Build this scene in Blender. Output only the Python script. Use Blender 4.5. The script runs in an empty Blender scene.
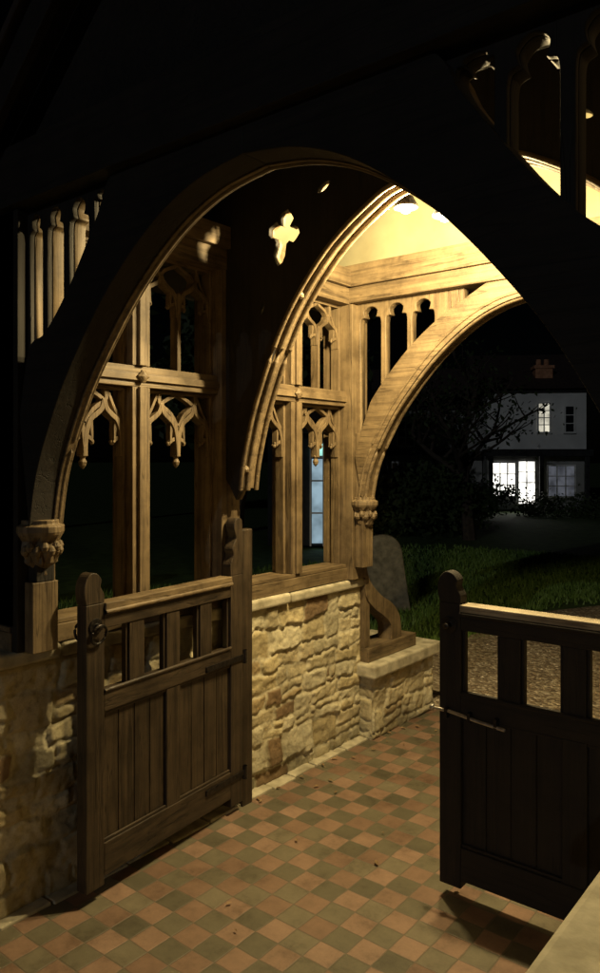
import bpy, bmesh, math, random
import numpy as np
from mathutils import Vector, Matrix, noise
random.seed(7); np.random.seed(7)
scn=bpy.context.scene
COL=scn.collection
SIN,COS=0.625,0.7806
def cam2w(r,d,z=0): return Vector((COS*r-SIN*d, SIN*r+COS*d, z))

# ---------------------------------------------------------------- materials
def mat(name):
    m=bpy.data.materials.new(name); m.use_nodes=True
    nt=m.node_tree; nt.nodes.clear()
    o=nt.nodes.new('ShaderNodeOutputMaterial'); b=nt.nodes.new('ShaderNodeBsdfPrincipled')
    nt.links.new(b.outputs[0],o.inputs[0])
    return m,nt,b
def N(nt,t,**k):
    n=nt.nodes.new(t)
    for a,v in k.items(): setattr(n,a,v)
    return n
def ramp(nt,src,stops):
    r=N(nt,'ShaderNodeValToRGB'); e=r.color_ramp.elements
    e[0].position,e[0].color=stops[0][0],(*stops[0][1],1)
    e[1].position,e[1].color=stops[-1][0],(*stops[-1][1],1)
    for p,c in stops[1:-1]:
        x=e.new(p); x.color=(*c,1)
    nt.links.new(src,r.inputs[0]); return r
def wood(name,axis,dark,light,rough=0.6,bump=0.3):
    m,nt,b=mat(name)
    g=N(nt,'ShaderNodeNewGeometry'); mp=N(nt,'ShaderNodeMapping')
    s=[34,34,34]; s[axis]=1.3; mp.inputs['Scale'].default_value=s
    nt.links.new(g.outputs['Position'],mp.inputs[0])
    n=N(nt,'ShaderNodeTexNoise'); n.inputs['Scale'].default_value=1.5; n.inputs['Detail'].default_value=8; n.inputs['Roughness'].default_value=.65
    n.inputs['Distortion'].default_value=.25
    nt.links.new(mp.outputs[0],n.inputs[0])
    n2=N(nt,'ShaderNodeTexNoise'); n2.inputs['Scale'].default_value=6; n2.inputs['Detail'].default_value=8; n2.inputs['Roughness'].default_value=.7
    nt.links.new(g.outputs['Position'],n2.inputs[0])
    mp3=N(nt,'ShaderNodeMapping'); s=[15,15,15]; s[axis]=.9; mp3.inputs['Scale'].default_value=s; mp3.inputs['Location'].default_value=(3,7,1)
    nt.links.new(g.outputs['Position'],mp3.inputs[0])
    n3=N(nt,'ShaderNodeTexNoise'); n3.inputs['Scale'].default_value=1.0; n3.inputs['Detail'].default_value=3
    nt.links.new(mp3.outputs[0],n3.inputs[0])
    r=ramp(nt,n.outputs[0],[(.30,tuple(c*.8 for c in dark)),(.40,dark),(.5,tuple((a+c)/2 for a,c in zip(dark,light))),(.70,light)])
    mx=N(nt,'ShaderNodeMixRGB',blend_type='MULTIPLY'); mx.inputs[0].default_value=.85
    r2=ramp(nt,n2.outputs[0],[(.34,(.40,.37,.32)),(.5,(.85,.84,.82)),(.66,(1.2,1.2,1.18))])
    nt.links.new(r.outputs[0],mx.inputs[1]); nt.links.new(r2.outputs[0],mx.inputs[2])
    r3=ramp(nt,n3.outputs[0],[(.485,(1,1,1)),(.497,(.25,.22,.2)),(.509,(1,1,1))])
    m3=N(nt,'ShaderNodeMixRGB',blend_type='MULTIPLY'); m3.inputs[0].default_value=.7
    nt.links.new(mx.outputs[0],m3.inputs[1]); nt.links.new(r3.outputs[0],m3.inputs[2])
    nt.links.new(m3.outputs[0],b.inputs['Base Color'])
    b.inputs['Roughness'].default_value=rough
    ad=N(nt,'ShaderNodeMath',operation='ADD'); nt.links.new(n.outputs[0],ad.inputs[0]); nt.links.new(r3.outputs[0],ad.inputs[1])
    bp=N(nt,'ShaderNodeBump'); bp.inputs['Strength'].default_value=bump; bp.inputs['Distance'].default_value=.005
    nt.links.new(ad.outputs[0],bp.inputs['Height']); nt.links.new(bp.outputs[0],b.inputs['Normal'])
    return m
D,L=(.125,.088,.048),(.225,.165,.092)
WX=wood('oak_grain_x',0,D,L); WY=wood('oak_grain_y',1,D,L); WZ=wood('oak_grain_z',2,D,L)
GD,GL=(.030,.021,.013),(.075,.053,.032)
GX=wood('gate_oak_x',0,GD,GL,.5); GY=wood('gate_oak_y',1,GD,GL,.5); GZ=wood('gate_oak_z',2,GD,GL,.5)
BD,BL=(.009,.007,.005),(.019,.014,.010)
BX=wood('shaded_oak_x',0,BD,BL,.75); BY=wood('shaded_oak_y',1,BD,BL,.75); BZ=wood('shaded_oak_z',2,BD,BL,.75)  # near-black oak copy: shade of unlit faces put into the colour
PALEW=wood('lit_rail_x',0,(.26,.22,.16),(.48,.42,.31),.6)  # pale oak copy: lamplight on the rail top put into the colour
def simple(name,c1,c2,scale,rough=.85,bump=.3,dist=.01,detail=5,metal=0):
    m,nt,b=mat(name)
    g=N(nt,'ShaderNodeNewGeometry')
    n=N(nt,'ShaderNodeTexNoise'); n.inputs['Scale'].default_value=scale; n.inputs['Detail'].default_value=detail
    nt.links.new(g.outputs['Position'],n.inputs[0])
    r=ramp(nt,n.outputs[0],[(.3,c1),(.7,c2)])
    nt.links.new(r.outputs[0],b.inputs['Base Color'])
    b.inputs['Roughness'].default_value=rough; b.inputs['Metallic'].default_value=metal
    bp=N(nt,'ShaderNodeBump'); bp.inputs['Strength'].default_value=bump; bp.inputs['Distance'].default_value=dist
    nt.links.new(n.outputs[0],bp.inputs['Height']); nt.links.new(bp.outputs[0],b.inputs['Normal'])
    return m
PLASTER=simple('cream_plaster',(.20,.185,.115),(.31,.29,.185),4,bump=.15,detail=9)
SILL=simple('weathered_limestone',(.28,.25,.17),(.60,.55,.41),14,bump=.7,dist=.008,detail=10)
IRON=simple('black_iron',(.02,.02,.02),(.06,.05,.045),60,rough=.4,metal=.8)
GALV=simple('worn_steel',(.35,.33,.3),(.55,.52,.48),60,rough=.35,metal=.9)
WHITEW=simple('whitewashed_wall',(.62,.62,.60),(.82,.82,.80),1.5,bump=.1)
GREYW=simple('grey_render',(.25,.25,.24),(.38,.38,.36),1.5,bump=.1)
GLASS=simple('dark_window_glass',(.01,.012,.015),(.02,.022,.025),3,rough=.1,bump=0)
ROOF=simple('clay_roof_tiles',(.03,.02,.018),(.07,.045,.035),8,bump=.6)
BRICK=simple('chimney_brick',(.35,.16,.08),(.6,.3,.16),9)
BLACKT=simple('black_timber',(.012,.012,.012),(.03,.03,.03),9)
BARK=simple('bark',(.03,.022,.015),(.08,.06,.04),12,bump=.8,dist=.03)
LEAF=simple('leaves',(.02,.035,.010),(.06,.09,.025),3,rough=.6,bump=0)
GRASSM=simple('grass',(.045,.085,.018),(.10,.17,.04),6,rough=.8,bump=.6,dist=.03)
BLADE=simple('grass_blades',(.09,.18,.03),(.20,.33,.07),8,rough=.6,bump=0)
GRAVESTONE=simple('lichened_stone',(.15,.14,.10),(.36,.33,.24),16,bump=.5,detail=9)
DRYLEAF=simple('dry_leaves',(.12,.07,.03),(.35,.24,.12),30,bump=0)
def emis(name,c,s):
    m=bpy.data.materials.new(name); m.use_nodes=True; nt=m.node_tree; nt.nodes.clear()
    o=nt.nodes.new('ShaderNodeOutputMaterial'); e=nt.nodes.new('ShaderNodeEmission')
    n=N(nt,'ShaderNodeTexNoise'); n.inputs['Scale'].default_value=3
    g=N(nt,'ShaderNodeNewGeometry'); nt.links.new(g.outputs['Position'],n.inputs[0])
    r=ramp(nt,n.outputs[0],[(.35,tuple(x*.45 for x in c)),(.6,c)])
    nt.links.new(r.outputs[0],e.inputs[0]); e.inputs[1].default_value=s
    nt.links.new(e.outputs[0],o.inputs[0]); return m
def stonemat():
    m,nt,b=mat('rubble_stone')
    a=N(nt,'ShaderNodeAttribute',attribute_name='Col')
    g=N(nt,'ShaderNodeNewGeometry')
    n=N(nt,'ShaderNodeTexNoise'); n.inputs['Scale'].default_value=24; n.inputs['Detail'].default_value=10; n.inputs['Roughness'].default_value=.78
    nt.links.new(g.outputs['Position'],n.inputs[0])
    r=ramp(nt,n.outputs[0],[(.32,(.5,.45,.37)),(.46,(.9,.88,.82)),(.7,(1.2,1.2,1.17))])
    mx=N(nt,'ShaderNodeMixRGB',blend_type='MULTIPLY'); mx.inputs[0].default_value=.9
    nt.links.new(a.outputs['Color'],mx.inputs[1]); nt.links.new(r.outputs[0],mx.inputs[2])
    nt.links.new(mx.outputs[0],b.inputs['Base Color']); b.inputs['Roughness'].default_value=.9
    bp=N(nt,'ShaderNodeBump'); bp.inputs['Strength'].default_value=.9; bp.inputs['Distance'].default_value=.012
    nt.links.new(n.outputs[0],bp.inputs['Height']); nt.links.new(bp.outputs[0],b.inputs['Normal'])
    return m
STONE=stonemat()
def floormat():
    m,nt,b=mat('checker_quarry_tiles')
    T=.1
    g=N(nt,'ShaderNodeNewGeometry')
    sc=N(nt,'ShaderNodeVectorMath',operation='SCALE'); sc.inputs['Scale'].default_value=1/T
    wb=N(nt,'ShaderNodeTexNoise'); wb.inputs['Scale'].default_value=6; nt.links.new(g.outputs['Position'],wb.inputs[0])
    wv=N(nt,'ShaderNodeVectorMath',operation='MULTIPLY_ADD'); wv.inputs[1].default_value=(.014,.014,0)
    nt.links.new(wb.outputs['Color'],wv.inputs[0]); nt.links.new(g.outputs['Position'],wv.inputs[2])
    nt.links.new(wv.outputs[0],sc.inputs[0])
    fl=N(nt,'ShaderNodeVectorMath',operation='FLOOR'); nt.links.new(sc.outputs[0],fl.inputs[0])
    fr=N(nt,'ShaderNodeVectorMath',operation='FRACTION'); nt.links.new(sc.outputs[0],fr.inputs[0])
    s1=N(nt,'ShaderNodeSeparateXYZ'); nt.links.new(fl.outputs[0],s1.inputs[0])
    s2=N(nt,'ShaderNodeSeparateXYZ'); nt.links.new(fr.outputs[0],s2.inputs[0])
    def M(op,a,c):
        n=N(nt,'ShaderNodeMath',operation=op)
        for i,v in enumerate((a,c)):
            if v is None: continue
            if isinstance(v,(int,float)): n.inputs[i].default_value=v
            else: nt.links.new(v,n.inputs[i])
        return n.outputs[0]
    ch=M('FLOORED_MODULO',M('ADD',s1.outputs[0],s1.outputs[1]),2.0)
    wn=N(nt,'ShaderNodeTexWhiteNoise',noise_dimensions='2D'); 
    cb=N(nt,'ShaderNodeCombineXYZ'); nt.links.new(s1.outputs[0],cb.inputs[0]); nt.links.new(s1.outputs[1],cb.inputs[1])
    nt.links.new(cb.outputs[0],wn.inputs['Vector'])
    ra=ramp(nt,wn.outputs['Value'],[(0,(.185,.115,.078)),(.5,(.245,.157,.108)),(1,(.295,.195,.14))])
    rb=ramp(nt,wn.outputs['Value'],[(0,(.105,.095,.062)),(.6,(.145,.130,.086)),(1,(.19,.165,.112))])
    mx=N(nt,'ShaderNodeMixRGB'); nt.links.new(ch,mx.inputs[0]); nt.links.new(ra.outputs[0],mx.inputs[1]); nt.links.new(rb.outputs[0],mx.inputs[2])
    n=N(nt,'ShaderNodeTexNoise'); n.inputs['Scale'].default_value=5; n.inputs['Detail'].default_value=11; n.inputs['Roughness'].default_value=.8
    nt.links.new(g.outputs['Position'],n.inputs[0])
    r=ramp(nt,n.outputs[0],[(.32,(.42,.39,.34)),(.47,(.86,.84,.80)),(.68,(1.22,1.2,1.16))])
    m2=N(nt,'ShaderNodeMixRGB',blend_type='MULTIPLY'); m2.inputs[0].default_value=1
    nt.links.new(mx.outputs[0],m2.inputs[1]); nt.links.new(r.outputs[0],m2.inputs[2])
    dx=M('MINIMUM',s2.outputs[0],M('SUBTRACT',1.0,s2.outputs[0])); dy=M('MINIMUM',s2.outputs[1],M('SUBTRACT',1.0,s2.outputs[1]))
    dd=M('MINIMUM',dx,dy)
    dd=M('ADD',dd,M('MULTIPLY',M('SUBTRACT',n.outputs[0],.5),.05))
    gr=N(nt,'ShaderNodeMapRange'); gr.inputs['From Min'].default_value=.004; gr.inputs['From Max'].default_value=.04
    nt.links.new(dd,gr.inputs['Value'])
    m3=N(nt,'ShaderNodeMixRGB'); m3.inputs[1].default_value=(.13,.105,.072,1); nt.links.new(gr.outputs[0],m3.inputs[0]); nt.links.new(m2.outputs[0],m3.inputs[2])
    nt.links.new(m3.outputs[0],b.inputs['Base Color'])
    rr=N(nt,'ShaderNodeMapRange'); rr.inputs['To Min'].default_value=.4; rr.inputs['To Max'].default_value=.8; nt.links.new(n.outputs[0],rr.inputs['Value'])
    nt.links.new(rr.outputs[0],b.inputs['Roughness'])
    hh=M('ADD',gr.outputs[0],M('MULTIPLY',wn.outputs['Value'],.6)); hh=M('ADD',hh,M('MULTIPLY',n.outputs[0],1.4))
    bp=N(nt,'ShaderNodeBump'); bp.inputs['Strength'].default_value=.5; bp.inputs['Distance'].default_value=.003
    nt.links.new(hh,bp.inputs['Height']); nt.links.new(bp.outputs[0],b.inputs['Normal'])
    return m
FLOOR=floormat()
def gravelmat():
    m,nt,b=mat('gravel')
    g=N(nt,'ShaderNodeNewGeometry')
    v=N(nt,'ShaderNodeTexVoronoi'); v.inputs['Scale'].default_value=42
    nt.links.new(g.outputs['Position'],v.inputs['Vector'])
    sp=N(nt,'ShaderNodeSeparateColor'); nt.links.new(v.outputs['Color'],sp.inputs[0])
    r=ramp(nt,sp.outputs[0],[(0,(.16,.12,.08)),(.5,(.36,.28,.19)),(.85,(.5,.42,.3)),(1,(.8,.7,.55))])
    nt.links.new(r.outputs[0],b.inputs['Base Color']); b.inputs['Roughness'].default_value=.85
    bp=N(nt,'ShaderNodeBump'); bp.invert=True; bp.inputs['Strength'].default_value=1; bp.inputs['Distance'].default_value=.012
    nt.links.new(v.outputs['Distance'],bp.inputs['Height']); nt.links.new(bp.outputs[0],b.inputs['Normal'])
    return m
GRAVEL=gravelmat()

# ---------------------------------------------------------------- helpers
def empty(name):
    e=bpy.data.objects.new(name,None); COL.objects.link(e); return e
def link(name,me,mats,parent=None):
    o=bpy.data.objects.new(name,me); COL.objects.link(o)
    for m in (mats if isinstance(mats,(list,tuple)) else [mats]): me.materials.append(m)
    if parent: o.parent=parent
    return o
def bevel(o,w=.006,seg=2):
    b=o.modifiers.new('bevel','BEVEL'); b.width=w; b.segments=seg; b.limit_method='ANGLE'; b.angle_limit=math.radians(40)
class MB:
    def __init__(s): s.v=[];s.f=[];s.m=[]
    def box(s,x0,x1,y0,y1,z0,z1,mi=0,M=None):
        c=[(x,y,z) for x in (x0,x1) for y in (y0,y1) for z in (z0,z1)]
        if M: c=[tuple(M@Vector(p)) for p in c]
        n=len(s.v); s.v+=c
        for f in ((0,1,3,2),(4,6,7,5),(0,4,5,1),(2,3,7,6),(0,2,6,4),(1,5,7,3)):
            s.f.append([n+i for i in f]); s.m.append(mi)
    def prism(s,poly,fn,t0,t1,mi=0):
        n=len(s.v); k=len(poly)
        s.v+=[fn(a,b,t0) for a,b in poly]+[fn(a,b,t1) for a,b in poly]
        s.f.append([n+i for i in range(k)]); s.m.append(mi)
        s.f.append([n+k+i for i in reversed(range(k))]); s.m.append(mi)
        for i in range(k):
            j=(i+1)%k; s.f.append([n+i,n+k+i,n+k+j,n+j]); s.m.append(mi)
    def strip(s,A,B,fn,t0,t1,mi=0):
        n=len(s.v); k=len(A)
        for t in (t0,t1):
            s.v+=[fn(a,b,t) for a,b in A]+[fn(a,b,t) for a,b in B]
        o=2*k
        for i in range(k-1):
            for q in ([n+i,n+i+1,n+k+i+1,n+k+i],[n+o+k+i,n+o+k+i+1,n+o+i+1,n+o+i],
                      [n+i,n+o+i,n+o+i+1,n+i+1],[n+k+i,n+k+i+1,n+o+k+i+1,n+o+k+i]):
                s.f.append(q); s.m.append(mi)
        for i in (0,k-1):
            s.f.append([n+i,n+k+i,n+o+k+i,n+o+i]); s.m.append(mi)
    def bar(s,P,w,fn,t0,t1,mi=0):
        k=len(P); A=[];B=[]
        ww=w if isinstance(w,(list,tuple)) else [w]*k
        for i in range(k):
            a=P[max(i-1,0)]; c=P[min(i+1,k-1)]; dx,dz=c[0]-a[0],c[1]-a[1]; l=math.hypot(dx,dz) or 1
            nx,nz=-dz/l*ww[i]/2,dx/l*ww[i]/2
            A.append((P[i][0]+nx,P[i][1]+nz)); B.append((P[i][0]-nx,P[i][1]-nz))
        s.strip(A,B,fn,t0,t1,mi)
    def lathe(s,prof,c,seg=16,mod=None,mi=0,axis='z'):
        n=len(s.v)
        for r,h in prof:
            for i in range(seg):
                a=2*math.pi*i/seg; rr=r*(mod(a,h) if mod else 1)
                p=(c[0]+rr*math.cos(a),c[1]+rr*math.sin(a),c[2]+h)
                if axis=='x': p=(c[0]+h,c[1]+rr*math.cos(a),c[2]+rr*math.sin(a))
                if axis=='y': p=(c[0]+rr*math.cos(a),c[1]+h,c[2]+rr*math.sin(a))
                s.v.append(p)
        for j in range(len(prof)-1):
            for i in range(seg):
                k=(i+1)%seg
                s.f.append([n+j*seg+i,n+j*seg+k,n+(j+1)*seg+k,n+(j+1)*seg+i]); s.m.append(mi)
        s.f.append([n+i for i in reversed(range(seg))]); s.m.append(mi)
        q=n+(len(prof)-1)*seg; s.f.append([q+i for i in range(seg)]); s.m.append(mi)
    def tube(s,pts,r,seg=6,mi=0,closed=False):
        n=len(s.v); k=len(pts); P=[Vector(p) for p in pts]
        rr=r if isinstance(r,(list,tuple)) else [r]*k
        for i,p in enumerate(P):
            t=(P[(i+1)%k]-P[i-1]) if closed or 0<i<k-1 else (P[1]-P[0] if i==0 else P[-1]-P[-2])
            t.normalize(); up=Vector((0,0,1)) if abs(t.z)<.9 else Vector((1,0,0))
            a=t.cross(up).normalized(); b=t.cross(a)
            for j in range(seg):
                an=2*math.pi*j/seg; s.v.append(tuple(p+(a*math.cos(an)+b*math.sin(an))*rr[i]))
        for i in range(k if closed else k-1):
            i2=(i+1)%k
            for j in range(seg):
                j2=(j+1)%seg
                s.f.append([n+i*seg+j,n+i*seg+j2,n+i2*seg+j2,n+i2*seg+j]); s.m.append(mi)
    def make(s,name,mats,parent=None,bev=0,smooth=False,seg=2):
        me=bpy.data.meshes.new(name); me.from_pydata(s.v,[],s.f); me.update()
        me.polygons.foreach_set('material_index',s.m)
        bm=bmesh.new(); bm.from_mesh(me); bmesh.ops.recalc_face_normals(bm,faces=bm.faces); bm.to_mesh(me); bm.free()
        o=link(name,me,mats,parent)
        if smooth: me.polygons.foreach_set('use_smooth',[True]*len(me.polygons))
        if bev: bevel(o,bev,seg)
        return o
def plate(name,outline,holes,thick,M,material,parent,bev=.004):
    cu=bpy.data.curves.new(name,'CURVE'); cu.dimensions='2D'; cu.fill_mode='BOTH'
    cu.extrude=max(thick/2-bev,.001); cu.bevel_depth=bev; cu.offset=-bev; cu.bevel_resolution=1
    for pl in [outline]+holes:
        sp=cu.splines.new('POLY'); sp.points.add(len(pl)-1); sp.use_cyclic_u=True
        for i,(a,b) in enumerate(pl): sp.points[i].co=(a,b,0,1)
    o=bpy.data.objects.new(name,cu); COL.objects.link(o)
    dg=bpy.context.evaluated_depsgraph_get(); me=bpy.data.meshes.new_from_object(o.evaluated_get(dg))
    bpy.data.objects.remove(o); me.transform(M); me.materials.clear()
    return link(name,me,material,parent)
def M_front(y): return Matrix(((1,0,0,0),(0,0,-1,y),(0,1,0,0),(0,0,0,1)))
def smooth_curve(pts,n=8):
    out=[]; P=[pts[0]]+list(pts)+[pts[-1]]
    for i in range(1,len(P)-2):
        for k in range(n):
            t=k/n; p0,p1,p2,p3=P[i-1],P[i],P[i+1],P[i+2]
            out.append(tuple(.5*((2*p1[a])+(-p0[a]+p2[a])*t+(2*p0[a]-5*p1[a]+4*p2[a]-p3[a])*t*t+(-p0[a]+3*p1[a]-3*p2[a]+p3[a])*t**3) for a in (0,1)))
    out.append(tuple(pts[-1])); return out
def cusp_arch(x0,x1,zs,zt,c=.16,n=26):
    w=(x1-x0)/2; xm=(x0+x1)/2; H=zt-zs; L=[]
    for i in range(n+1):
        t=i/n; a=t*math.pi/2
        x=-w*math.cos(a)**.9; z=H*math.sin(a)**1.15
        b=max(0,1-abs(t-.42)/.17)**1.4
        L.append((x+b*c*2*w*math.cos(a*.7),z-b*c*2*w*.75))
    return [(xm+x,zs+z) for x,z in L]+[(xm-x,zs+z) for x,z in reversed(L[:-1])]

CX=-1.33; XL=-2.44; XR=2*CX-XL
YF,YM,YB=1.49,2.50,3.52
porch=empty('timber_church_porch')

# ---------------------------------------------------------------- dwarf stone walls
PAL=[((.60,.53,.35),5),((.54,.46,.28),4),((.64,.59,.43),5),((.45,.35,.20),2.6),((.25,.17,.095),.9),((.54,.47,.31),4),((.44,.40,.28),1.6)]
def rubble(name,org,U,V,Nn,w,h,seed,parent,res=.0075,amp=.010):
    rs=np.random.RandomState(seed)
    seeds=[]; z=-.03; row=0
    def add(cx,cz,a,b_): seeds.append((cx,cz,a,b_,rs.rand(),rs.rand(),rs.randn()*.5,rs.randn()*.5))
    while z<h+.08:
        rh=rs.uniform(.06,.15); x=-.3+rs.uniform(0,.2)
        while x<w+.25:
            sw=rs.uniform(.08,.27)
            if rs.rand()<.35 and rh>.09:
                k=rs.uniform(.35,.65); j=rs.uniform(.3,.7)
                if rs.rand()<.5:
                    add(x+sw/2,z+rh*k/2,sw/2,rh*k/2); add(x+sw/2,z+rh*(k+(1-k)/2),sw/2,rh*(1-k)/2)
                else:
                    add(x+sw/2,z+rh*k/2,sw/2,rh*k/2); add(x+sw*j/2,z+rh*(k+(1-k)/2),sw*j/2,rh*(1-k)/2); add(x+sw*(j+(1-j)/2),z+rh*(k+(1-k)/2),sw*(1-j)/2,rh*(1-k)/2)
            else: add(x+sw/2,z+rh/2+rs.uniform(-.014,.014),sw/2,rh/2*rs.uniform(.9,1.2))
            x+=sw
        z+=rh
    S=np.array(seeds)
    nu=max(2,int(w/res)); nv=max(2,int(h/res))
    u=np.linspace(0,w,nu+1); v=np.linspace(0,h,nv+1); UU,VV=np.meshgrid(u,v)
    p=np.stack([UU.ravel(),VV.ravel()],1)
    wob=np.array([ (noise.noise(Vector((a*8,b*8,seed)))+.5*noise.noise(Vector((a*24,b*24,seed))),noise.noise(Vector((a*8,b*8,seed+7.3)))+.5*noise.noise(Vector((a*24,b*24,seed+3)))) for a,b in p])*.020
    q=p+wob
    F1=np.full(len(q),9e3);F2=np.full(len(q),9e3);I=np.zeros(len(q),int)
    for i,s in enumerate(S):
        ax=np.abs(q[:,0]-s[0])-s[2]; az=np.abs(q[:,1]-s[1])-s[3]
        d=np.maximum(ax,az)+.18*np.minimum(ax,az)*(np.minimum(ax,az)>-.02)
        m=d<F1; F2=np.where(m,F1,np.minimum(F2,d)); I=np.where(m,i,I); F1=np.where(m,d,F1)
    e=np.clip(((F2-F1)-.009)/.014,0,1); e=e*e*(3-2*e)
    fine=np.array([noise.fractal(Vector((a*26,b*26,seed*1.7)),1,2,5) for a,b in p])
    tilt=(p[:,0]-S[I,0])*S[I,6]*.08+(p[:,1]-S[I,1])*S[I,7]*.14
    disp=e*(amp*.3+S[I,4]*amp+tilt)+fine*.0055
    edge=np.clip(np.minimum(np.minimum(p[:,0],w-p[:,0]),np.minimum(p[:,1],h-p[:,1]))/.01,0,1); disp=disp*edge
    wts=np.array([b for _,b in PAL]); cw=np.cumsum(wts)/wts.sum()
    pc=np.array([PAL[int(np.searchsorted(cw,s))][0] for s in S[:,5]])
    big=np.array([noise.fractal(Vector((a*5,b*5,seed*2.7)),1,2,3) for a,b in p])
    mort=np.array([.60,.55,.40])
    dirt=np.clip(1-(p[:,1]-.02+big*.05)/.16,0,1)*.35
    col=(pc[I]*e[:,None]+mort*(1-e[:,None]))*np.clip(1+big[:,None]*.35-dirt[:,None],.5,1.25)
    U,V,Nn,org=map(np.array,(U,V,Nn,org))
    co=org+p[:,:1]*U+p[:,1:]*V+disp[:,None]*Nn
    me=bpy.data.meshes.new(name)
    idx=np.arange((nu+1)*(nv+1)).reshape(nv+1,nu+1)
    F=np.stack([idx[:-1,:-1],idx[:-1,1:],idx[1:,1:],idx[1:,:-1]],-1).reshape(-1,4)
    me.from_pydata(co.tolist(),[],F.tolist()); me.update()
    ca=me.color_attributes.new('Col','FLOAT_COLOR','POINT')
    ca.data.foreach_set('color',np.concatenate([col,np.ones((len(col),1))],1).astype(np.float32).ravel())
    me.polygons.foreach_set('use_smooth',[True]*len(me.polygons))
    return link(name,me,STONE,parent)
b=MB(); b.box(XL-.36,XL-.012,.3,3.60,0,.872); b.box(XR+.012,XR+.36,.3,3.60,0,.872); b.make('dwarf_wall_core',SILL,porch)
rubble('dwarf_wall_rubble_face',(XL,.3,0),(0,1,0),(0,0,1),(1,0,0),3.3,.872,3,porch)
rubble('dwarf_wall_rubble_face_b',(XR,.3,0),(0,1,0),(0,0,1),(-1,0,0),3.3,.872,11,porch,res=.02)
rubble('dwarf_wall_outer_face',(XL-.37,.3,0),(0,1,0),(0,0,1),(-1,0,0),3.3,.872,13,porch,res=.02)
rubble('dwarf_wall_outer_face_b',(XR+.37,.3,0),(0,1,0),(0,0,1),(1,0,0),3.3,.872,14,porch,res=.02)
b=MB(); b.box(XL-.4,XL+.07,3.615,4.30,0,.355); b.make('end_plinth_core',SILL,porch)
rubble('end_plinth_face',(XL+.084,3.60,0),(0,1,0),(0,0,1),(1,0,0),.71,.355,5,porch)
rubble('end_plinth_return',(XL+.084,3.598,0),(-1,0,0),(0,0,1),(0,-1,0),.1,.355,6,porch)
rubble('end_plinth_end',(XL-.4,4.31,0),(1,0,0),(0,0,1),(0,1,0),.48,.355,8,porch,res=.02)
b=MB(); b.box(XL-.42,XL+.13,3.56,4.35,.357,.435); b.box(XR-.13,XR+.42,3.56,4.35,.357,.435); b.box(XR-.08,XR+.4,3.605,4.3,0,.355)
for i in range(5):
    y0=.28+i*.665; b.box(XL-.40,XL+.035,y0+.003,y0+.662,.874,.925+.004*(i%2))
b.box(XR-.16,XR+.12,.28,1.40,.874,.945)
b.box(XR-.035,XR+.40,1.41,3.6,.874,.925)
b.make('stone_coping',SILL,porch,bev=.014,seg=3)
b=MB()
y=1.35
while y<3.6:
    l=random.uniform(.16,.3); b.box(XL-.01,XL+.065+random.uniform(-.01,.01),y,y+l-.008,-.01,.010+random.uniform(-.004,.004)); y+=l
b.make('kerb_stones',SILL,porch,bev=.005)

# ---------------------------------------------------------------- side window walls
OG=smooth_curve([(0,0),(.015,.22),(.10,.46),(.30,.64),(.62,.74),(.88,.84),(1,1.0)],4)
def tracery(b,l,r,zs,zt,x,sgn,w,dk,arms=True):
    m=(l+r)/2; hw=(r-l)/2; H=zt-zs
    fn=lambda a,z,t:(x+t*sgn,a,z)
    for k,s in enumerate((-1,1)):
        P=[(m+s*hw*(1-q[0]),zs+H*q[1]) for q in OG]
        b.bar(P,w,fn,-.024-dk-.001*k,.018+dk+.001*k,1)
        for (i,dx,dz,c) in ((6,.42,-.10,1),(12,.10,-.34,1)):
            p=P[i]; e1=(p[0]-s*hw*dx*.6,p[1]+H*dz*.3); e2=(p[0]-s*hw*dx,p[1]+H*dz)
            C=smooth_curve([p,e1,e2],3)
            b.bar(C,[w*1.0*(1-.55*j/(len(C)-1)) for j in range(len(C))],fn,-.017-dk,.012+dk,1)
            b.lathe([(.002,-.011),(w*.42,-.006),(w*.5,0),(w*.42,.006),(.002,.011)],(x,e2[0],e2[1]),8,None,1)
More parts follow.
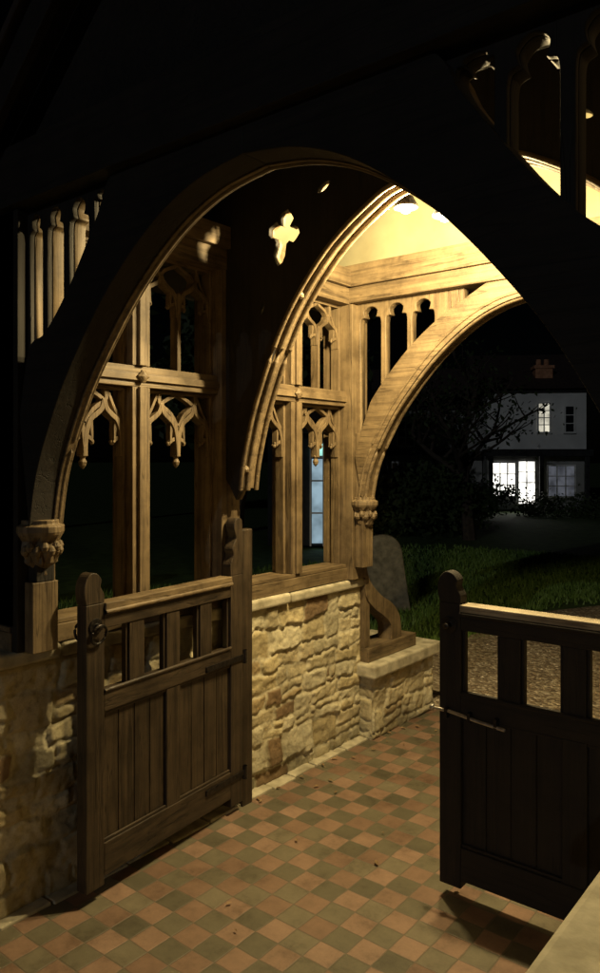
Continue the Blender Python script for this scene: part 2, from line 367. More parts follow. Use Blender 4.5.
def side_wall(x,sgn,tag):
    b=MB()
    def bx(a,c,y0,y1,z0,z1,mi):
        X0,X1=(x+a*sgn,x+c*sgn); b.box(min(X0,X1),max(X0,X1),y0,y1,z0,z1,mi)
    bx(-.14,.02,YF-.08,YB+.09,.93,.995,0)
    bx(-.13,.012,YF-.08,YB+.09,.997,1.015,0)
    bx(-.14,.035,YF+.08,YB+.09,2.47,2.56,0)
    bx(-.14,.06,YF+.08,YB+.09,2.562,2.66,0)
    bx(-.12,.005,YF+.07,YM-.06,1.90,1.985,0); bx(-.12,.005,YM+.06,YB-.06,1.90,1.985,0)
    bx(-.125,.018,YF+.07,YM-.06,1.925,1.955,0); bx(-.125,.018,YM+.06,YB-.06,1.925,1.955,0)
    for yc,w,o in ((YF,.075,.03),(YM,.06,.03),(YB,.07,.03)):
        bx(-.15,o,yc-w,yc+w,1.016,2.469,1)
    ms=[(YF+YM)/2,(YM+YB)/2]
    for ym in ms:
        for z0,z1 in ((1.016,1.898),(1.987,2.469)):
            bx(-.12,.01,ym-.045,ym+.045,z0,z1,1)
            bx(-.125,.024,ym-.018,ym+.018,z0,z1,1)
        b.lathe([(.026,.0),(.026,.008*sgn),(.014,.016*sgn),(.006,.019*sgn)],(x+.018*sgn,ym,1.942),10,lambda a,h:1+.2*math.cos(4*a),1,'x')
    xi=x-.055
    if sgn<0: xi=x+.055
    fn=lambda a,z,t:(xi+t*sgn,a,z)
    for (a,c) in ((YF+.075,ms[0]-.045),(ms[0]+.045,YM-.06),(YM+.06,ms[1]-.045),(ms[1]+.045,YB-.07)):
        m=(a+c)/2; s=.016
        for z0,z1 in ((1.016,1.898),(1.987,2.469)):
            bx(-.085,-.03,a,a+s,z0,z1,1); bx(-.085,-.03,c-s,c,z0,z1,1); bx(-.083,-.032,a+s,c-s,z1-.014,z1,0)
        b.bar([(m,1.987),(m,2.20),(m,2.33)],.020,fn,-.026,.022,1)
        tracery(b,a+s-.004,m-.004,2.225,2.395,xi,sgn,.018,0)
        tracery(b,m+.004,c-s+.004,2.225,2.395,xi,sgn,.018,.002)
        q=(m-a)/2
        for sx in (-1,1):
            b.bar(smooth_curve([(m,2.31),(m+sx*q*.35,2.335),(m+sx*q,2.39),(m+sx*q*1.15,2.43),(m+sx*q*1.1,2.462)],3),.016,fn,-.021,.016,1)
            b.bar(smooth_curve([(m+sx*q,2.385),(m+sx*q*.75,2.42),(m+sx*q*.2,2.445),(m,2.462)],3),.016,fn,-.019,.014,1)
            b.bar(smooth_curve([(m+sx*(2*q-s),2.33),(m+sx*q*1.45,2.37),(m+sx*q*1.2,2.43)],3),.012,fn,-.018,.013,1)
        tracery(b,a+s-.004,m,1.615,1.845,xi,sgn,.021,0)
        tracery(b,m,c-s+.004,1.615,1.845,xi,sgn,.021,.002)
        b.lathe([(.002,-.036),(.013,-.022),(.017,-.008),(.010,.006),(.017,.018),(.008,.03)],(xi,m,1.60),10,None,1)
        for sx in (-1,1):
            b.bar(smooth_curve([(m,1.74),(m+sx*q*.4,1.80),(m+sx*q,1.84),(m+sx*q*1.05,1.87),(m+sx*q,1.892)],3),.018,fn,-.021,.016,1)
            b.bar(smooth_curve([(m+sx*q,1.838),(m+sx*q*.6,1.862),(m,1.888)],3),.016,fn,-.019,.014,1)
            b.bar(smooth_curve([(m+sx*(2*q-s),1.76),(m+sx*q*1.5,1.81),(m+sx*q*1.15,1.88)],3),.013,fn,-.018,.013,1)
    b.make('window_frame'+tag,[WY,WZ],porch,bev=.005,seg=2)
side_wall(XL,1,''); side_wall(XR,-1,'_b')

# ---------------------------------------------------------------- arched frames
inner=[(1.0,1.36),(.955,1.56),(.85,1.77),(.74,1.93),(.56,2.13),(.36,2.285),(.18,2.365),(0,2.395)]
outerF=[(1.06,1.75),(1.0,1.98),(.90,2.03),(.76,2.17),(.62,2.36),(.54,2.475),(.3,2.5),(0,2.52)]
outerB=[(1.05,1.62),(.97,1.86),(.91,1.97),(.72,2.18),(.53,2.33),(.37,2.42),(.2,2.50),(0,2.52)]
innerS=smooth_curve(inner,6)
def frame(y,outer,t,tag,lights,bw,front):
    oS=smooth_curve(outer,6)
    fx=lambda a,bb,tt:(a,tt,bb)
    b=MB()
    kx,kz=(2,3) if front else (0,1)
    for s in (-1,1):
        A=[(CX+s*dx,z) for dx,z in innerS]; B=[(CX+s*dx,z) for dx,z in oS]
        if front:
            b.strip(A,B,fx,y-t/2,y+.025,kx)  # camera side in shaded oak, rear strip plain oak: painted shade
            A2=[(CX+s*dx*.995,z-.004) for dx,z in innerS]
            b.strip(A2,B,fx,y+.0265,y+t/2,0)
            b.tube([(p[0],y+.048,p[1]) for p in A],.010,8,0)
        else:
            b.strip(A,B,fx,y-t/2,y+t/2,kx)
            for o in (-t*.30,t*.30): b.tube([(p[0],y+o,p[1]) for p in A],.013,8,kx)
            b.tube([(CX+s*(dx+.022),y-t/2,z+.022) for dx,z in innerS],.008,8,kx)
    for s in (-1,1):
        x0,x1=sorted((CX+s*1.055,CX+s*(1.055+bw)))
        if front:
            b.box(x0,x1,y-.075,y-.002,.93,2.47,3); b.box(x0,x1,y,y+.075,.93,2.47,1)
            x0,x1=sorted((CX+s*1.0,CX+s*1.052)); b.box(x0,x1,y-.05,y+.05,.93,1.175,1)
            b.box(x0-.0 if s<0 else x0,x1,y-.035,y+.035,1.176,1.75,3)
        else:
            b.box(x0,x1,y-.075,y+.075,.93,2.47,1)
            x0,x1=sorted((CX+s*1.0,CX+s*1.052)); b.box(x0,x1,y-.05,y+.05,1.0,1.75,1)
    if front:
        b.box(CX-1.35,CX+1.35,y-.10,y+.08,2.475,2.68,kx)
    else:
        b.box(CX-1.35,CX+1.35,y-.08,y+.08,2.475,2.56,kx); b.box(CX-1.38,CX+1.38,y-.10,y+.10,2.562,2.68,kx)
    prof=[(.018,-.20),(.03,-.17),(.028,-.15),(.05,-.13),(.066,-.09),(.058,-.055),(.078,-.03),(.082,-.02),(.082,0),(.066,.008),(.066,.022)]
    for s in (-1,1):
        b.lathe(prof,(CX+s*1.03,y,1.37),24,lambda a,h:1+(.16*math.cos(8*a+h*60) if -.14<h<-.05 else .05*math.cos(4*a)),1)
        for k in range(9):
            an=(0 if s<0 else math.pi)+(k-4)*.38
            c=Vector((CX+s*1.03+.062*math.cos(an),y+.062*math.sin(an),1.285+.014*(k%2)))
            b.lathe([(.003,-.02),(.013,-.012),(.017,0),(.012,.013),(.003,.02)],tuple(c),7,None,1)
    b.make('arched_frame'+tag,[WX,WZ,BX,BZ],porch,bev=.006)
    for s in (-1,1):
        zo=lambda dx:float(np.interp(dx,[q[0] for q in reversed(oS)],[q[1] for q in reversed(oS)]))
        dxs=np.linspace(1.06,.40,24)
        out=[(CX+s*d,zo(d)-.035) for d in dxs]+[(CX+s*.40,2.476),(CX+s*1.06,2.476)]
        holes=[]
        for d1,d0 in lights:
            zb=max(zo(d0),zo(d1)); zt=2.452; hgt=min(.10,(zt-zb)*.8)
            ar=cusp_arch(-d1,-d0,zt-hgt,zt,.17)
            low=[(-d0,zo(d0)-.028),(-(d0+d1)/2,zo((d0+d1)/2)-.028),(-d1,zo(d1)-.028)]
            holes.append([(CX-s*p[0],p[1]) for p in ar+low])
        if front:
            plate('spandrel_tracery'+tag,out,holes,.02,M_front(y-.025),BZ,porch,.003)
            plate('spandrel_tracery_inner'+tag,out,holes,.045,M_front(y+.009),WZ if s<0 else BZ,porch,.003)  # right side takes the shaded oak, so its shade is painted
        else: plate('spandrel_tracery'+tag,out,holes,.05,M_front(y),WZ,porch,.004)
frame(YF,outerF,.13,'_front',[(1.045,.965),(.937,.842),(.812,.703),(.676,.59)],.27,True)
frame(YB,outerB,.12,'_rear',[(1.035,.90),(.87,.735),(.705,.57)],.10,False)

# middle truss
CM=-1.285
midpts=smooth_curve([(1.035,1.47),(1.01,1.62),(.935,1.87),(.775,2.205),(.56,2.465),(.33,2.625),(.2,2.67),(0,2.70)],6)
RX=1.30; RZ0=2.60; RK=.86
def roofz(dx): return RZ0+(RX-abs(dx))*RK
L_=[(CM-d,z) for d,z in midpts]; R_=[(CM+d,z) for d,z in reversed(midpts)][1:]
def gable(d,off=.038): return [(CX+d,roofz(d)+off),(CX,roofz(0)+off),(CX-d,roofz(d)+off)]
out=[(CX-1.11,1.55),(CX-1.05,1.47),(CX-1.02,1.42)]+L_+R_+[(CX+1.085,1.42),(CX+1.095,1.47),(CX+1.11,1.55),(CX+1.11,2.62),(CX+1.27,2.62)]+gable(1.27)+[(CX-1.27,2.62),(CX-1.11,2.62)]
def crossfoil(cx,cz,s=1):
    P=[]; rot=math.radians(-16)
    for k,(R,wd) in enumerate(((.105,.040),(.092,.036),(.135,.034),(.086,.038))):
        a=math.pi/2-k*math.pi/2+(0,.15,.05,-.2)[k]
        for (rr,tt) in ((.038,.028),(R*.66,wd*.92),(R*.86,wd*.7),(R,wd*.05),(R*.84,-wd*.55),(R*.68,-wd),(.038,-.028)):
            x=rr*math.cos(a)-tt*math.sin(a); z=rr*math.sin(a)+tt*math.cos(a)
            P.append((cx+s*(x*math.cos(rot)-z*math.sin(rot)),cz+x*math.sin(rot)+z*math.cos(rot)))
    return P
def leaf(cx,cz,w,h,a):
    return [(cx+w*math.cos(t)*math.cos(a)-h*math.sin(t)*math.sin(a),cz+w*math.cos(t)*math.sin(a)+h*math.sin(t)*math.cos(a)) for t in np.linspace(0,2*math.pi,14)[:-1]]
holes=[crossfoil(-2.072,2.57),crossfoil(2*CX+2.072,2.57,-1),leaf(-1.855,2.725,.036,.014,.5),leaf(2*CX+1.855,2.725,.036,.014,-.5),
       leaf(-2.19,2.27,.009,.030,-.25),leaf(2*CX+2.19,2.27,.009,.030,.25)]
fx=lambda a,bb,tt:(a,tt,bb)
plate('middle_truss_board',out,holes,.022,M_front(YM-.02),BZ,porch,.003)  # unlit side of the truss, its shade painted with the dark oak
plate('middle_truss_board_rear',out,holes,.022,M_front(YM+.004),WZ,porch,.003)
b=MB()
for s in (-1,1):
    A=[(CM+s*d,z) for d,z in midpts]; B=[(CM+s*(d+.035),z+.045) for d,z in midpts]
    b.strip(A,B,fx,YM+.017,YM+.07,0)
    A2=[(CM+s*(d-.004),z-.006) for d,z in midpts]
    b.tube([(p[0],YM-.035,p[1]) for p in A2],.011,8,0); b.tube([(p[0],YM+.068,p[1]) for p in A2],.012,8,0); b.tube([(p[0],YM+.010,p[1]) for p in A2],.014,8,0)
    for k in (4,20):
        p=A[k]; b.lathe([(.004,-.018),(.016,-.01),(.019,0),(.014,.012),(.004,.018)],(p[0],YM-.01,p[1]),8,None,0)
    x0,x1=sorted((CX+s*1.085,CX+s*1.11)); b.box(x0,x1,YM-.05,YM+.05,.93,1.56,1)
b.make('middle_truss_mouldings',[WX,WZ],porch,bev=.003)

# roof, ceiling, gables
b=MB()
for s in (-1,1):
    Y0,Y1=1.36,4.0
    def slab(d0,d1,off,th,y0,y1,mi):
        poly=[(CX+s*d0,roofz(d0)+off),(CX+s*d1,roofz(d1)+off),(CX+s*d1,roofz(d1)+off+th),(CX+s*d0,roofz(d0)+off+th)]
        b.prism(poly,fx,y0,y1,mi)
    slab(1.55,0.0,.045,.05,Y0,Y1,2)
    slab(1.60,0.0,.10,.04,Y0-.05,Y1+.05,1)
    slab(1.25,0.0,.0,.04,YM+.09,YB-.09,0)
    for yy in (1.6,1.85,2.1,2.3): slab(1.28,.02,-.06,.10,yy,yy+.06,2)
    for yy in (1.32,3.98): slab(1.58,0,-.10,.14,yy,yy+.035,2)
b.prism([(CX-1.3,2.56),(CX+1.3,2.56)]+gable(1.3,.04),fx,YB-.03,YB+.03,0)
b.prism([(CX-1.38,2.52),(CX+1.38,2.52)]+gable(1.38,.04),fx,YF-.03,YF+.03,2)
b.make('porch_roof',[PLASTER,ROOF,BY],porch,bev=.004)  # boards, rafters and front gable use shaded oak to paint them unlit

b=MB()
sy=lambda a,bb,tt:(tt,a,bb)
A=smooth_curve([(3.60,1.02),(3.65,.90),(3.77,.80),(3.90,.73),(3.98,.64),(4.0,.515)],5)
B=smooth_curve([(3.60,.86),(3.62,.80),(3.70,.73),(3.82,.66),(3.88,.60),(3.88,.515)],5)
b.strip(A,B,sy,XL-.06,XL+.04,0)
b.box(XL-.12,XL+.06,3.60,4.14,.437,.515,1)
b.box(XL-.07,XL+.03,3.60,3.66,.516,.86,0)
b.make('raking_buttress',[WZ,WY],porch,bev=.01)

# ---------------------------------------------------------------- gates
def gate(name,M,W,hang_high,latch,mats):
    g=MB(); T=.05
    def bx(a,c,z0,z1,t0=-T/2,t1=T/2,mi=0): g.box(a,c,t0,t1,z0,z1,mi)
    st=.085
    bx(0,st,.05,1.08,mi=2); bx(W-st,W,.04,1.08,mi=2)
    fl=lambda a,bb,tt:(a,tt,bb)
    hd=smooth_curve([(0,1.08),(-.008,1.125),(-.002,1.165),(.022,1.192),(.052,1.188),(.072,1.165),(.068,1.14),(.085,1.11),(st,1.08)],4)
    g.prism(hd,fl,-T/2,T/2,2)
    if hang_high:
        head=smooth_curve([(W-st,1.08),(W-st-.0,1.13),(W-st+.02,1.17),(W-st+.012,1.2),(W-st+.03,1.23),(W-.045,1.25),(W-.06,1.29),(W-.05,1.33),(W-.02,1.335),(W,1.30),(W,1.08)],4)
        g.prism(head,fl,-T/2,T/2,2)
    else:
        g.prism([(W-a,z) for a,z in hd],fl,-T/2,T/2,2)
    bx(st,W-st,.985,1.05,mi=0); g.box(st,W-st,-.034,.034,1.051,1.078,3)
    g.tube([(st,-.03,1.045),(W-st,-.03,1.045)],.010,8,0 if latch else 3)
    bx(st,W-st,.68,.755,mi=0); g.tube([(st,-.024,.757),(W-st,-.024,.757)],.008,8,0)
    bx(st,W-st,.08,.20,mi=0)
    ow=(W-2*st-3*.075)/4
    for i in range(3):
        x=st+ow*(i+1)+.075*i; bx(x,x+.075,.755,.985,-.021,.021,2)
    for i in range(4):
        x=st+(ow+.075)*i
        bx(x+.0005,x+.012,.757,.984,-.012,.012,2); bx(x+ow-.012,x+ow-.0005,.757,.984,-.012,.012,2)
    mx=W/2; bx(mx-.04,mx+.04,.20,.68,-.022,.022,2)
    for a,c in ((st,mx-.04),(mx+.04,W-st)):
        n=4; w=(c-a)/n
        for i in range(n): g.box(a+i*w+.0015,a+(i+1)*w-.0015,-.009+.001*(i%2),.009,.20,.68,2)
        for z0,z1 in ((.668,.68),(.20,.212)): g.box(a,c,-.019,-.0095,z0,z1,0)
    g.v=[tuple(M@Vector(p)) for p in g.v]
    e=empty(name)
    g.make('gate_timbers',mats,e,bev=.005)
    h=MB()
    for s in (-1,1):
        h.lathe([(.03,0),(.03,s*.004),(.012,s*.006),(.01,s*.03),(.004,s*.032)],(.042,s*.026,1.0),16,None,0,'y')
        ring=[(.042+.034*math.sin(t),s*(.044+.008*math.cos(t)),.972+.034*math.cos(t)) for t in np.linspace(0,2*math.pi,22)[:-1]]
        if s<0 and latch: continue
        h.tube(ring,.0055,7,0,True)
    if latch:
        h.tube([(-.02,-.038,.69),(.05,-.04,.69),(.15,-.042,.678),(.26,-.042,.668)],.0065,8,1)
        for xx in (.03,.12,.22): h.box(xx,xx+.012,-.048,-.025,.664,.70,0)
        h.lathe([(.004,-.012),(.011,-.006),(.012,.004),(.004,.012)],(-.022,-.038,.69),8,None,1,'x')
    if hang_high:
        for z in (.17,.70): h.box(W-.26,W+.01,-.032,-.026,z-.012,z+.012,0)
        h.tube([(W+.012,-.03,.14),(W+.012,-.03,.2)],.011,8,0); h.tube([(W+.012,-.03,.67),(W+.012,-.03,.73)],.011,8,0)
    h.v=[tuple(M@Vector(p)) for p in h.v]
    h.make('gate_ironwork',[IRON,GALV],e,bev=.001)
    return e
p0=Vector((-2.285,1.605,0)); p1=Vector((-2.375,2.515,0)); ux=(p1-p0).normalized(); uy=Vector((-ux.y,ux.x,0))
ML=Matrix(((ux.x,uy.x,0,p0.x),(ux.y,uy.y,0,p0.y),(0,0,1,0),(0,0,0,1)))
gate('wooden_gate',ML,.912,True,False,[GY,GX,GZ,WY])
MR=Matrix(((1,0,0,-1.325),(0,1,0,2.50),(0,0,1,0),(0,0,0,1)))
gate('wooden_gate',MR,.98,False,True,[BX,BX,BZ,PALEW])  # backlit gate: painted shade on the timbers, painted light on the cap
b=MB(); b.box(XL+.03,XL+.075,2.53,2.60,0,1.28,0); b.box(XR-.12,XR-.03,2.46,2.56,0,1.28,0); b.make('gate_hanging_posts',[GZ],porch,bev=.006)

# ---------------------------------------------------------------- floor, ground
def sheet(name,x0,x1,y0,y1,z,m,nx=1,ny=1,hf=None,parent=None):
    v=[];f=[]
    for j in range(ny+1):
        for i in range(nx+1):
            x=x0+(x1-x0)*i/nx; y=y0+(y1-y0)*j/ny; v.append((x,y,z+(hf(x,y) if hf else 0)))
    for j in range(ny):
        for i in range(nx):
            a=j*(nx+1)+i; f.append((a,a+1,a+nx+2,a+nx+1))
    me=bpy.data.meshes.new(name); me.from_pydata(v,[],f); me.update(); me.polygons.foreach_set('use_smooth',[True]*len(f))
    return link(name,me,m,parent)
sheet('tiled_floor',XL-.3,XR+.3,-3,4.36,0,FLOOR,30,70,lambda x,y:noise.noise(Vector((x*1.7,y*1.7,0)))*.003)
sheet('grass_ground',-400,400,-400,400,-.05,GRASSM)
me=bpy.data.meshes.new('gravel_path'); gp=[(-2.75,4.36),(2.5,4.36),(3.2,7),(4,12),(9,24),(7,25),(1,14),(-1.6,10.5),(-3.0,7.8),(-3.1,6.2),(-2.95,5.0)]
me.from_pydata([(x,y,-.012) for x,y in gp],[],[list(range(len(gp)))]); me.update(); link('gravel_path',me,GRAVEL)
def pebbles():
    b=MB(); 
    for i in range(3500):
        x=random.uniform(-2.95,-.0); y=4.38+random.random()**1.3*3.4; r=random.uniform(.006,.014)
        n=len(b.v); a=random.random()*3
        for k in range(5):
            t=a+k*2*math.pi/5; b.v.append((x+r*math.cos(t)*random.uniform(.8,1.2),y+r*math.sin(t)*random.uniform(.8,1.2),-.012))
        b.v.append((x,y,-.012+r*.7))
        for k in range(5): b.f.append([n+k,n+(k+1)%5,n+5]); b.m.append(0)
    b.make('loose_gravel',[GRAVEL])
pebbles()
def blades():
    v=[];f=[]
    for i in range(28000):
        y=random.uniform(4.5,13); x=-3.0-random.random()**1.2*4.5+(.2*math.sin(y*2))
        if y>8: x+=1.2*random.random()*(y-8)*.5
        h=random.uniform(.03,.08); a=random.random()*6.3; w=.006+.003*(y-4)*.4
        dx,dy=math.cos(a)*w,math.sin(a)*w; lx,ly=random.uniform(-.03,.03),random.uniform(-.03,.03)
        n=len(v); v+=[(x-dx,y-dy,-.05),(x+dx,y+dy,-.05),(x+lx,y+ly,-.05+h)]; f.append((n,n+1,n+2))
    me=bpy.data.meshes.new('grass'); me.from_pydata(v,[],f); me.update(); link('grass',me,BLADE)
blades()
def litter():
    v=[];f=[];rnd=random.Random(31)
    for i in range(46):
        if i<26: x=XL+.08+rnd.random()**2*.25; y=rnd.uniform(2.6,4.2)
        else: x=rnd.uniform(-2.2,-.6); y=rnd.uniform(1.3,4.3)
        s=rnd.uniform(.008,.022); a=rnd.random()*6.3; c,sn=math.cos(a),math.sin(a); n=len(v)
        for (p,q,z) in ((-1,0,.004),(-.2,.5,.012),(1,0,.006),(.1,-.5,.010)):
            v.append((x+s*(p*c-q*sn),y+s*(p*sn+q*c),.006+z*.6))
        f.append((n,n+1,n+2,n+3))
    me=bpy.data.meshes.new('fallen_leaves'); me.from_pydata(v,[],f); me.update(); link('fallen_leaves',me,DRYLEAF)
litter()

# ---------------------------------------------------------------- gravestones
def gravestone(r,d,w,h,lean):
    P=cam2w(r,d); b=MB()
    pl=[(-w/2,-.1),(w/2,-.1),(w/2,h*.72)]+[(w/2*math.cos(t)**.8 if math.cos(t)>0 else -w/2*abs(math.cos(t))**.8,h*.72+h*.28*math.sin(t)) for t in np.linspace(.05,math.pi-.05,14)]+[(-w/2,h*.72)]
    R=Matrix.Translation(P)@Matrix.Rotation(.55,4,'Z')@Matrix.Rotation(lean,4,'Y')
    b.prism(pl,lambda a,c,t:tuple(R@Vector((a,t,c))),-.05,.05)
    b.make('gravestone',[GRAVESTONE],None,bev=.012)
gravestone(.98,8.3,.46,.78,-.14); gravestone(-3.2,8.2,.5,.75,.06)

# ---------------------------------------------------------------- trees / bushes
def tree(P,H,spread,seed,leaves,lsize=.14,name='leafy_tree',trunk_r=.22,base=.35):
    rnd=random.Random(seed); e=empty(name); b=MB(); tips=[]
    def branch(p,dv,L,r,dep):
        pts=[p]; q=p.copy(); dd=dv.copy(); n=5
        for i in range(n):
            dd=(dd+Vector((rnd.uniform(-.18,.18),rnd.uniform(-.18,.18),rnd.uniform(-.05,.12)))).normalized(); q=q+dd*L/n; pts.append(q.copy())
        b.tube([tuple(x) for x in pts],[r*(1-.55*i/n) for i in range(n+1)],7)
        if dep==0: tips.extend(pts[2:]); return
        k=4 if dep>1 else 3
        for i in range(k+1):
            s=pts[rnd.randint(2,n)]; a=rnd.random()*6.28
            nd=(dd*.5+Vector((math.cos(a),math.sin(a),rnd.uniform(0,.7)))*spread).normalized()
            branch(s,nd,L*rnd.uniform(.55,.75),r*.5,dep-1)
    branch(P-Vector((0,0,.1)),Vector((0,0,1)),H*base+H*.15,trunk_r,3)
    b.make('trunk_and_limbs',[BARK],e)
    v=[];f=[]
    for i in range(leaves):
        c=rnd.choice(tips)+Vector((rnd.gauss(0,.3),rnd.gauss(0,.3),rnd.gauss(0,.22)))
        a=Vector((rnd.gauss(0,1),rnd.gauss(0,1),rnd.gauss(0,1))).normalized(); c2=a.orthogonal().normalized(); s=lsize*rnd.uniform(.6,1.3)
        n=len(v); v+=[tuple(c-a*s),tuple(c+c2*s*.5),tuple(c+a*s),tuple(c-c2*s*.5)]; f.append((n,n+1,n+2,n+3))
    me=bpy.data.meshes.new('foliage'); me.from_pydata(v,[],f); me.update(); link('foliage',me,LEAF,e)
tree(cam2w(3.5,15.5),4.6,.75,3,900,.06,trunk_r=.15)
tree(cam2w(-1.5,17),7,.9,5,6000,.14)
tree(cam2w(-7,16),8,.9,8,6000,.15)
def bush(P,R,h,seed,n,ls,name='bush'):
    rnd=random.Random(seed); v=[];f=[]
    cl=[Vector((rnd.uniform(-R,R),rnd.uniform(-R*.6,R*.6),rnd.uniform(.1,h))) for _ in range(14)]
    for i in range(n):
        c=P+rnd.choice(cl)+Vector((rnd.gauss(0,.16),rnd.gauss(0,.16),rnd.gauss(0,.14)))*R
        if c.z<-.05: c.z=rnd.uniform(0,.1)
        a=Vector((rnd.gauss(0,1),rnd.gauss(0,1),rnd.gauss(0,1))).normalized(); c2=a.orthogonal().normalized(); s=ls*rnd.uniform(.6,1.3)
        k=len(v); v+=[tuple(c-a*s),tuple(c+c2*s*.5),tuple(c+a*s),tuple(c-c2*s*.5)]; f.append((k,k+1,k+2,k+3))
    me=bpy.data.meshes.new(name); me.from_pydata(v,[],f); me.update(); link(name,me,LEAF)
bush(Vector((-3.15,1.75,0)),.38,.95,2,2200,.03)
bush(Vector((-3.5,2.6,0)),.5,.6,4,1800,.035)
bush(cam2w(2.5,16.5),1.7,1.1,6,4200,.07)
bush(cam2w(7.9,21.8),1.3,.3,7,1400,.06); bush(cam2w(10.2,21),1.2,.9,9,2600,.06); bush(cam2w(4.6,21.5),1.2,.9,10,2400,.06)

# ---------------------------------------------------------------- house across the churchyard
def house():
    e=empty('white_house')
    Rm=Matrix(((COS,-SIN,0,0),(SIN,COS,0,0),(0,0,1,0),(0,0,0,1)))
    Rm=Rm@Matrix.Translation((7.4,24,0))@Matrix.Rotation(-.10,4,'Z')@Matrix.Translation((-7.4,-24,0))
    LIT=emis('lit_window_glow',(1,.97,.88),2.6); LIT2=emis('lit_upper_window',(1,.94,.75),.8)
    DIM=emis('dim_window_glow',(.8,.85,1),.10)
    b=MB()
    def bx(x0,x1,y0,y1,z0,z1,mi): b.box(x0,x1,y0,y1,z0,z1,mi,Rm)
    bx(6.0,9.1,24.0,30,1.95,3.75,0); bx(6.03,9.07,24.12,30,0,1.95,1)
    bx(2.6,5.99,25.0,30,0,3.3,1)
    bx(5.9,9.2,23.55,24.1,1.72,1.93,3); bx(2.6,5.9,24.4,25.0,1.75,1.9,3)
    bx(5.9,9.2,23.9,24.0,3.76,3.86,3); bx(2.6,5.95,24.85,25.0,3.31,3.4,3)
    for x in (6.02,7.58,8.98): bx(x,x+.12,23.6,23.72,0,1.72,3)
    for x in (2.7,4.3): bx(x,x+.12,24.5,24.6,0,1.75,3)
    for (x0,x1,z,yy) in ((5.75,9.35,3.87,23.7),(2.3,6.0,3.41,24.7)):
        P=[(x0,yy,z),(x1,yy,z),(x1,27,z+1.5),(x0,27,z+1.5),(x0,30.3,z),(x1,30.3,z)]
        n=len(b.v); b.v+=[tuple(Rm@Vector(p)) for p in P]
        for q in ((0,1,2,3),(3,2,5,4),(0,3,4),(1,5,2),(0,4,5,1)): b.f.append([n+i for i in q]); b.m.append(2)
    bx(7.65,8.2,24.6,25.1,4.0,4.6,7); bx(7.6,8.25,24.55,25.15,4.6,4.7,7)
    for x in (7.70,7.95): b.lathe([(.09,0),(.08,.22)],tuple(Rm@Vector((x+.1,24.85,4.7))),10,None,7)
    def win(x0,x1,z0,z1,y,mi,nx,nz):
        bx(x0,x1,y-.02,y-.005,z0,z1,mi)
        w=.035
        bx(x0-.05,x1+.05,y-.07,y-.021,z1,z1+.05,8); bx(x0-.06,x1+.06,y-.1,y-.021,z0-.06,z0,8)
        bx(x0-.05,x0,y-.07,y-.021,z0,z1,8); bx(x1,x1+.05,y-.07,y-.021,z0,z1,8)
        for i in range(1,nx): xx=x0+(x1-x0)*i/nx; bx(xx-w/2,xx+w/2,y-.05,y-.021,z0,z1,8)
        for i in range(1,nz): zz=z0+(z1-z0)*i/nz; bx(x0,x1,y-.045,y-.022,zz-w/2.5,zz+w/2.5,8)
    win(7.62,7.95,2.5,3.4,24.0,5,2,4)
    win(8.45,8.7,2.5,3.3,24.0,9,1,3)
    win(6.2,6.9,.45,1.5,24.12,4,3,3); win(7.02,7.52,.2,1.55,24.12,4,2,4)
    win(7.95,8.75,.45,1.4,24.12,6,3,3)
    win(3.0,3.6,.5,1.5,25.0,9,3,3); win(4.6,5.3,.5,1.5,25.0,9,3,3); win(3.2,3.7,2.1,2.9,25.0,9,2,3)
    b.make('house_shell',[WHITEW,GREYW,ROOF,BLACKT,LIT,LIT2,DIM,BRICK,WHITEW,GLASS],e)
house()
def outbuilding():
    e=empty('whitewashed_cottage')
    Rm=Matrix(((COS,-SIN,0,0),(SIN,COS,0,0),(0,0,1,0),(0,0,0,1)))
    b=MB(); bx=lambda x0,x1,y0,y1,z0,z1,mi:b.box(x0,x1,y0,y1,z0,z1,mi,Rm)
    TEAL=emis('fanlight_glow',(.45,1,.85),1.3); PALE=emis('lit_shop_window',(.6,.85,1),.5)
    bx(-.6,.95,14,17,0,2.1,1); bx(.22,.66,13.96,13.985,.05,1.62,3); bx(.22,.66,13.96,13.985,1.68,1.9,2)
    for x in (.18,.66,.42): bx(x,x+.03,13.9,13.955,0,1.92,0)
    for z in (.6,1.2,1.64): bx(.2,.68,13.92,13.957,z,z+.03,0)
    P=[(-.8,13.7,2.1),(1.15,13.7,2.1),(1.15,15.5,3.1),(-.8,15.5,3.1),(-.8,17.3,2.1),(1.15,17.3,2.1)]
    n=len(b.v); b.v+=[tuple(Rm@Vector(p)) for p in P]
    for q in ((0,1,2,3),(3,2,5,4),(0,3,4),(1,5,2),(0,4,5,1)): b.f.append([n+i for i in q]); b.m.append(4)
    b.make('cottage_shell',[WHITEW,BLACKT,TEAL,PALE,ROOF],e)
outbuilding()

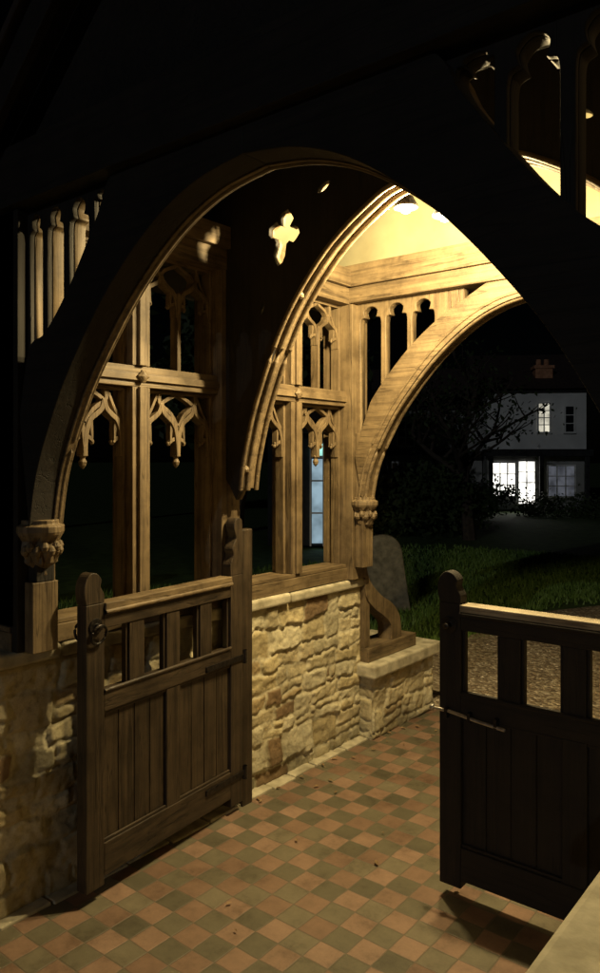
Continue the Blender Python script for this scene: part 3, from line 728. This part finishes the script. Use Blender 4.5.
# ---------------------------------------------------------------- lamps
BULB=emis('lamp_bulb_glow',(1,.85,.5),12)
WARM=(1.0,.765,.375)
def lamp(x,y,z,power):
    e=empty('porch_floodlight'); b=MB()
    b.lathe([(.012,.055),(.03,.05),(.040,.03),(.052,.008),(.052,.004)],(x,y,z),18,None,0)
    b.tube([(x,y,z+.05),(x,y-.02,z+.08),(x,YM+.05,z+.10)],.007,8,0)
    b.lathe([(.004,-.020),(.018,-.014),(.022,-.002),(.020,.005)],(x,y,z),14,None,1)
    b.make('lamp_housing',[IRON,BULB],e)
    l=bpy.data.lights.new('lamp_light','POINT'); l.energy=power; l.color=WARM; l.shadow_soft_size=.025
    o=bpy.data.objects.new('lamp_light',l); COL.objects.link(o); o.location=(x,y,z-.050); o.parent=e
lamp(-1.60,2.70,2.64,122)
lamp(-1.42,2.70,2.57,122)
s=bpy.data.lights.new('house_fill_sun','SUN'); s.energy=.13; s.color=(.9,.95,1); s.angle=math.radians(.5)  # added sun lamp that brightens the house front, standing in for street light
so=bpy.data.objects.new('house_fill_sun',s); COL.objects.link(so)
dirv=(cam2w(.5,1)+Vector((0,0,-.30))).normalized(); so.rotation_euler=dirv.to_track_quat('-Z','Y').to_euler()
w=bpy.data.worlds.new('World'); scn.world=w; w.use_nodes=True; nt=w.node_tree
sky=nt.nodes.new('ShaderNodeTexSky'); sky.sky_type='NISHITA'; sky.sun_disc=False; sky.sun_elevation=math.radians(15); sky.sun_rotation=math.radians(200)
bg=nt.nodes['Background']; nt.links.new(sky.outputs[0],bg.inputs[0]); bg.inputs[1].default_value=.0001

# ---------------------------------------------------------------- camera
cd=bpy.data.cameras.new('camera'); cam=bpy.data.objects.new('camera',cd); COL.objects.link(cam)
cam.location=(0,0,1.6); cam.rotation_euler=(math.radians(90),0,math.atan2(SIN,COS))
cd.sensor_fit='VERTICAL'; cd.sensor_height=36; cd.lens=27.75; cd.shift_y=-.0272; cd.clip_start=.03; cd.clip_end=1500
scn.camera=cam
scn.view_settings.view_transform='Standard'; scn.view_settings.look='None'; scn.view_settings.exposure=0
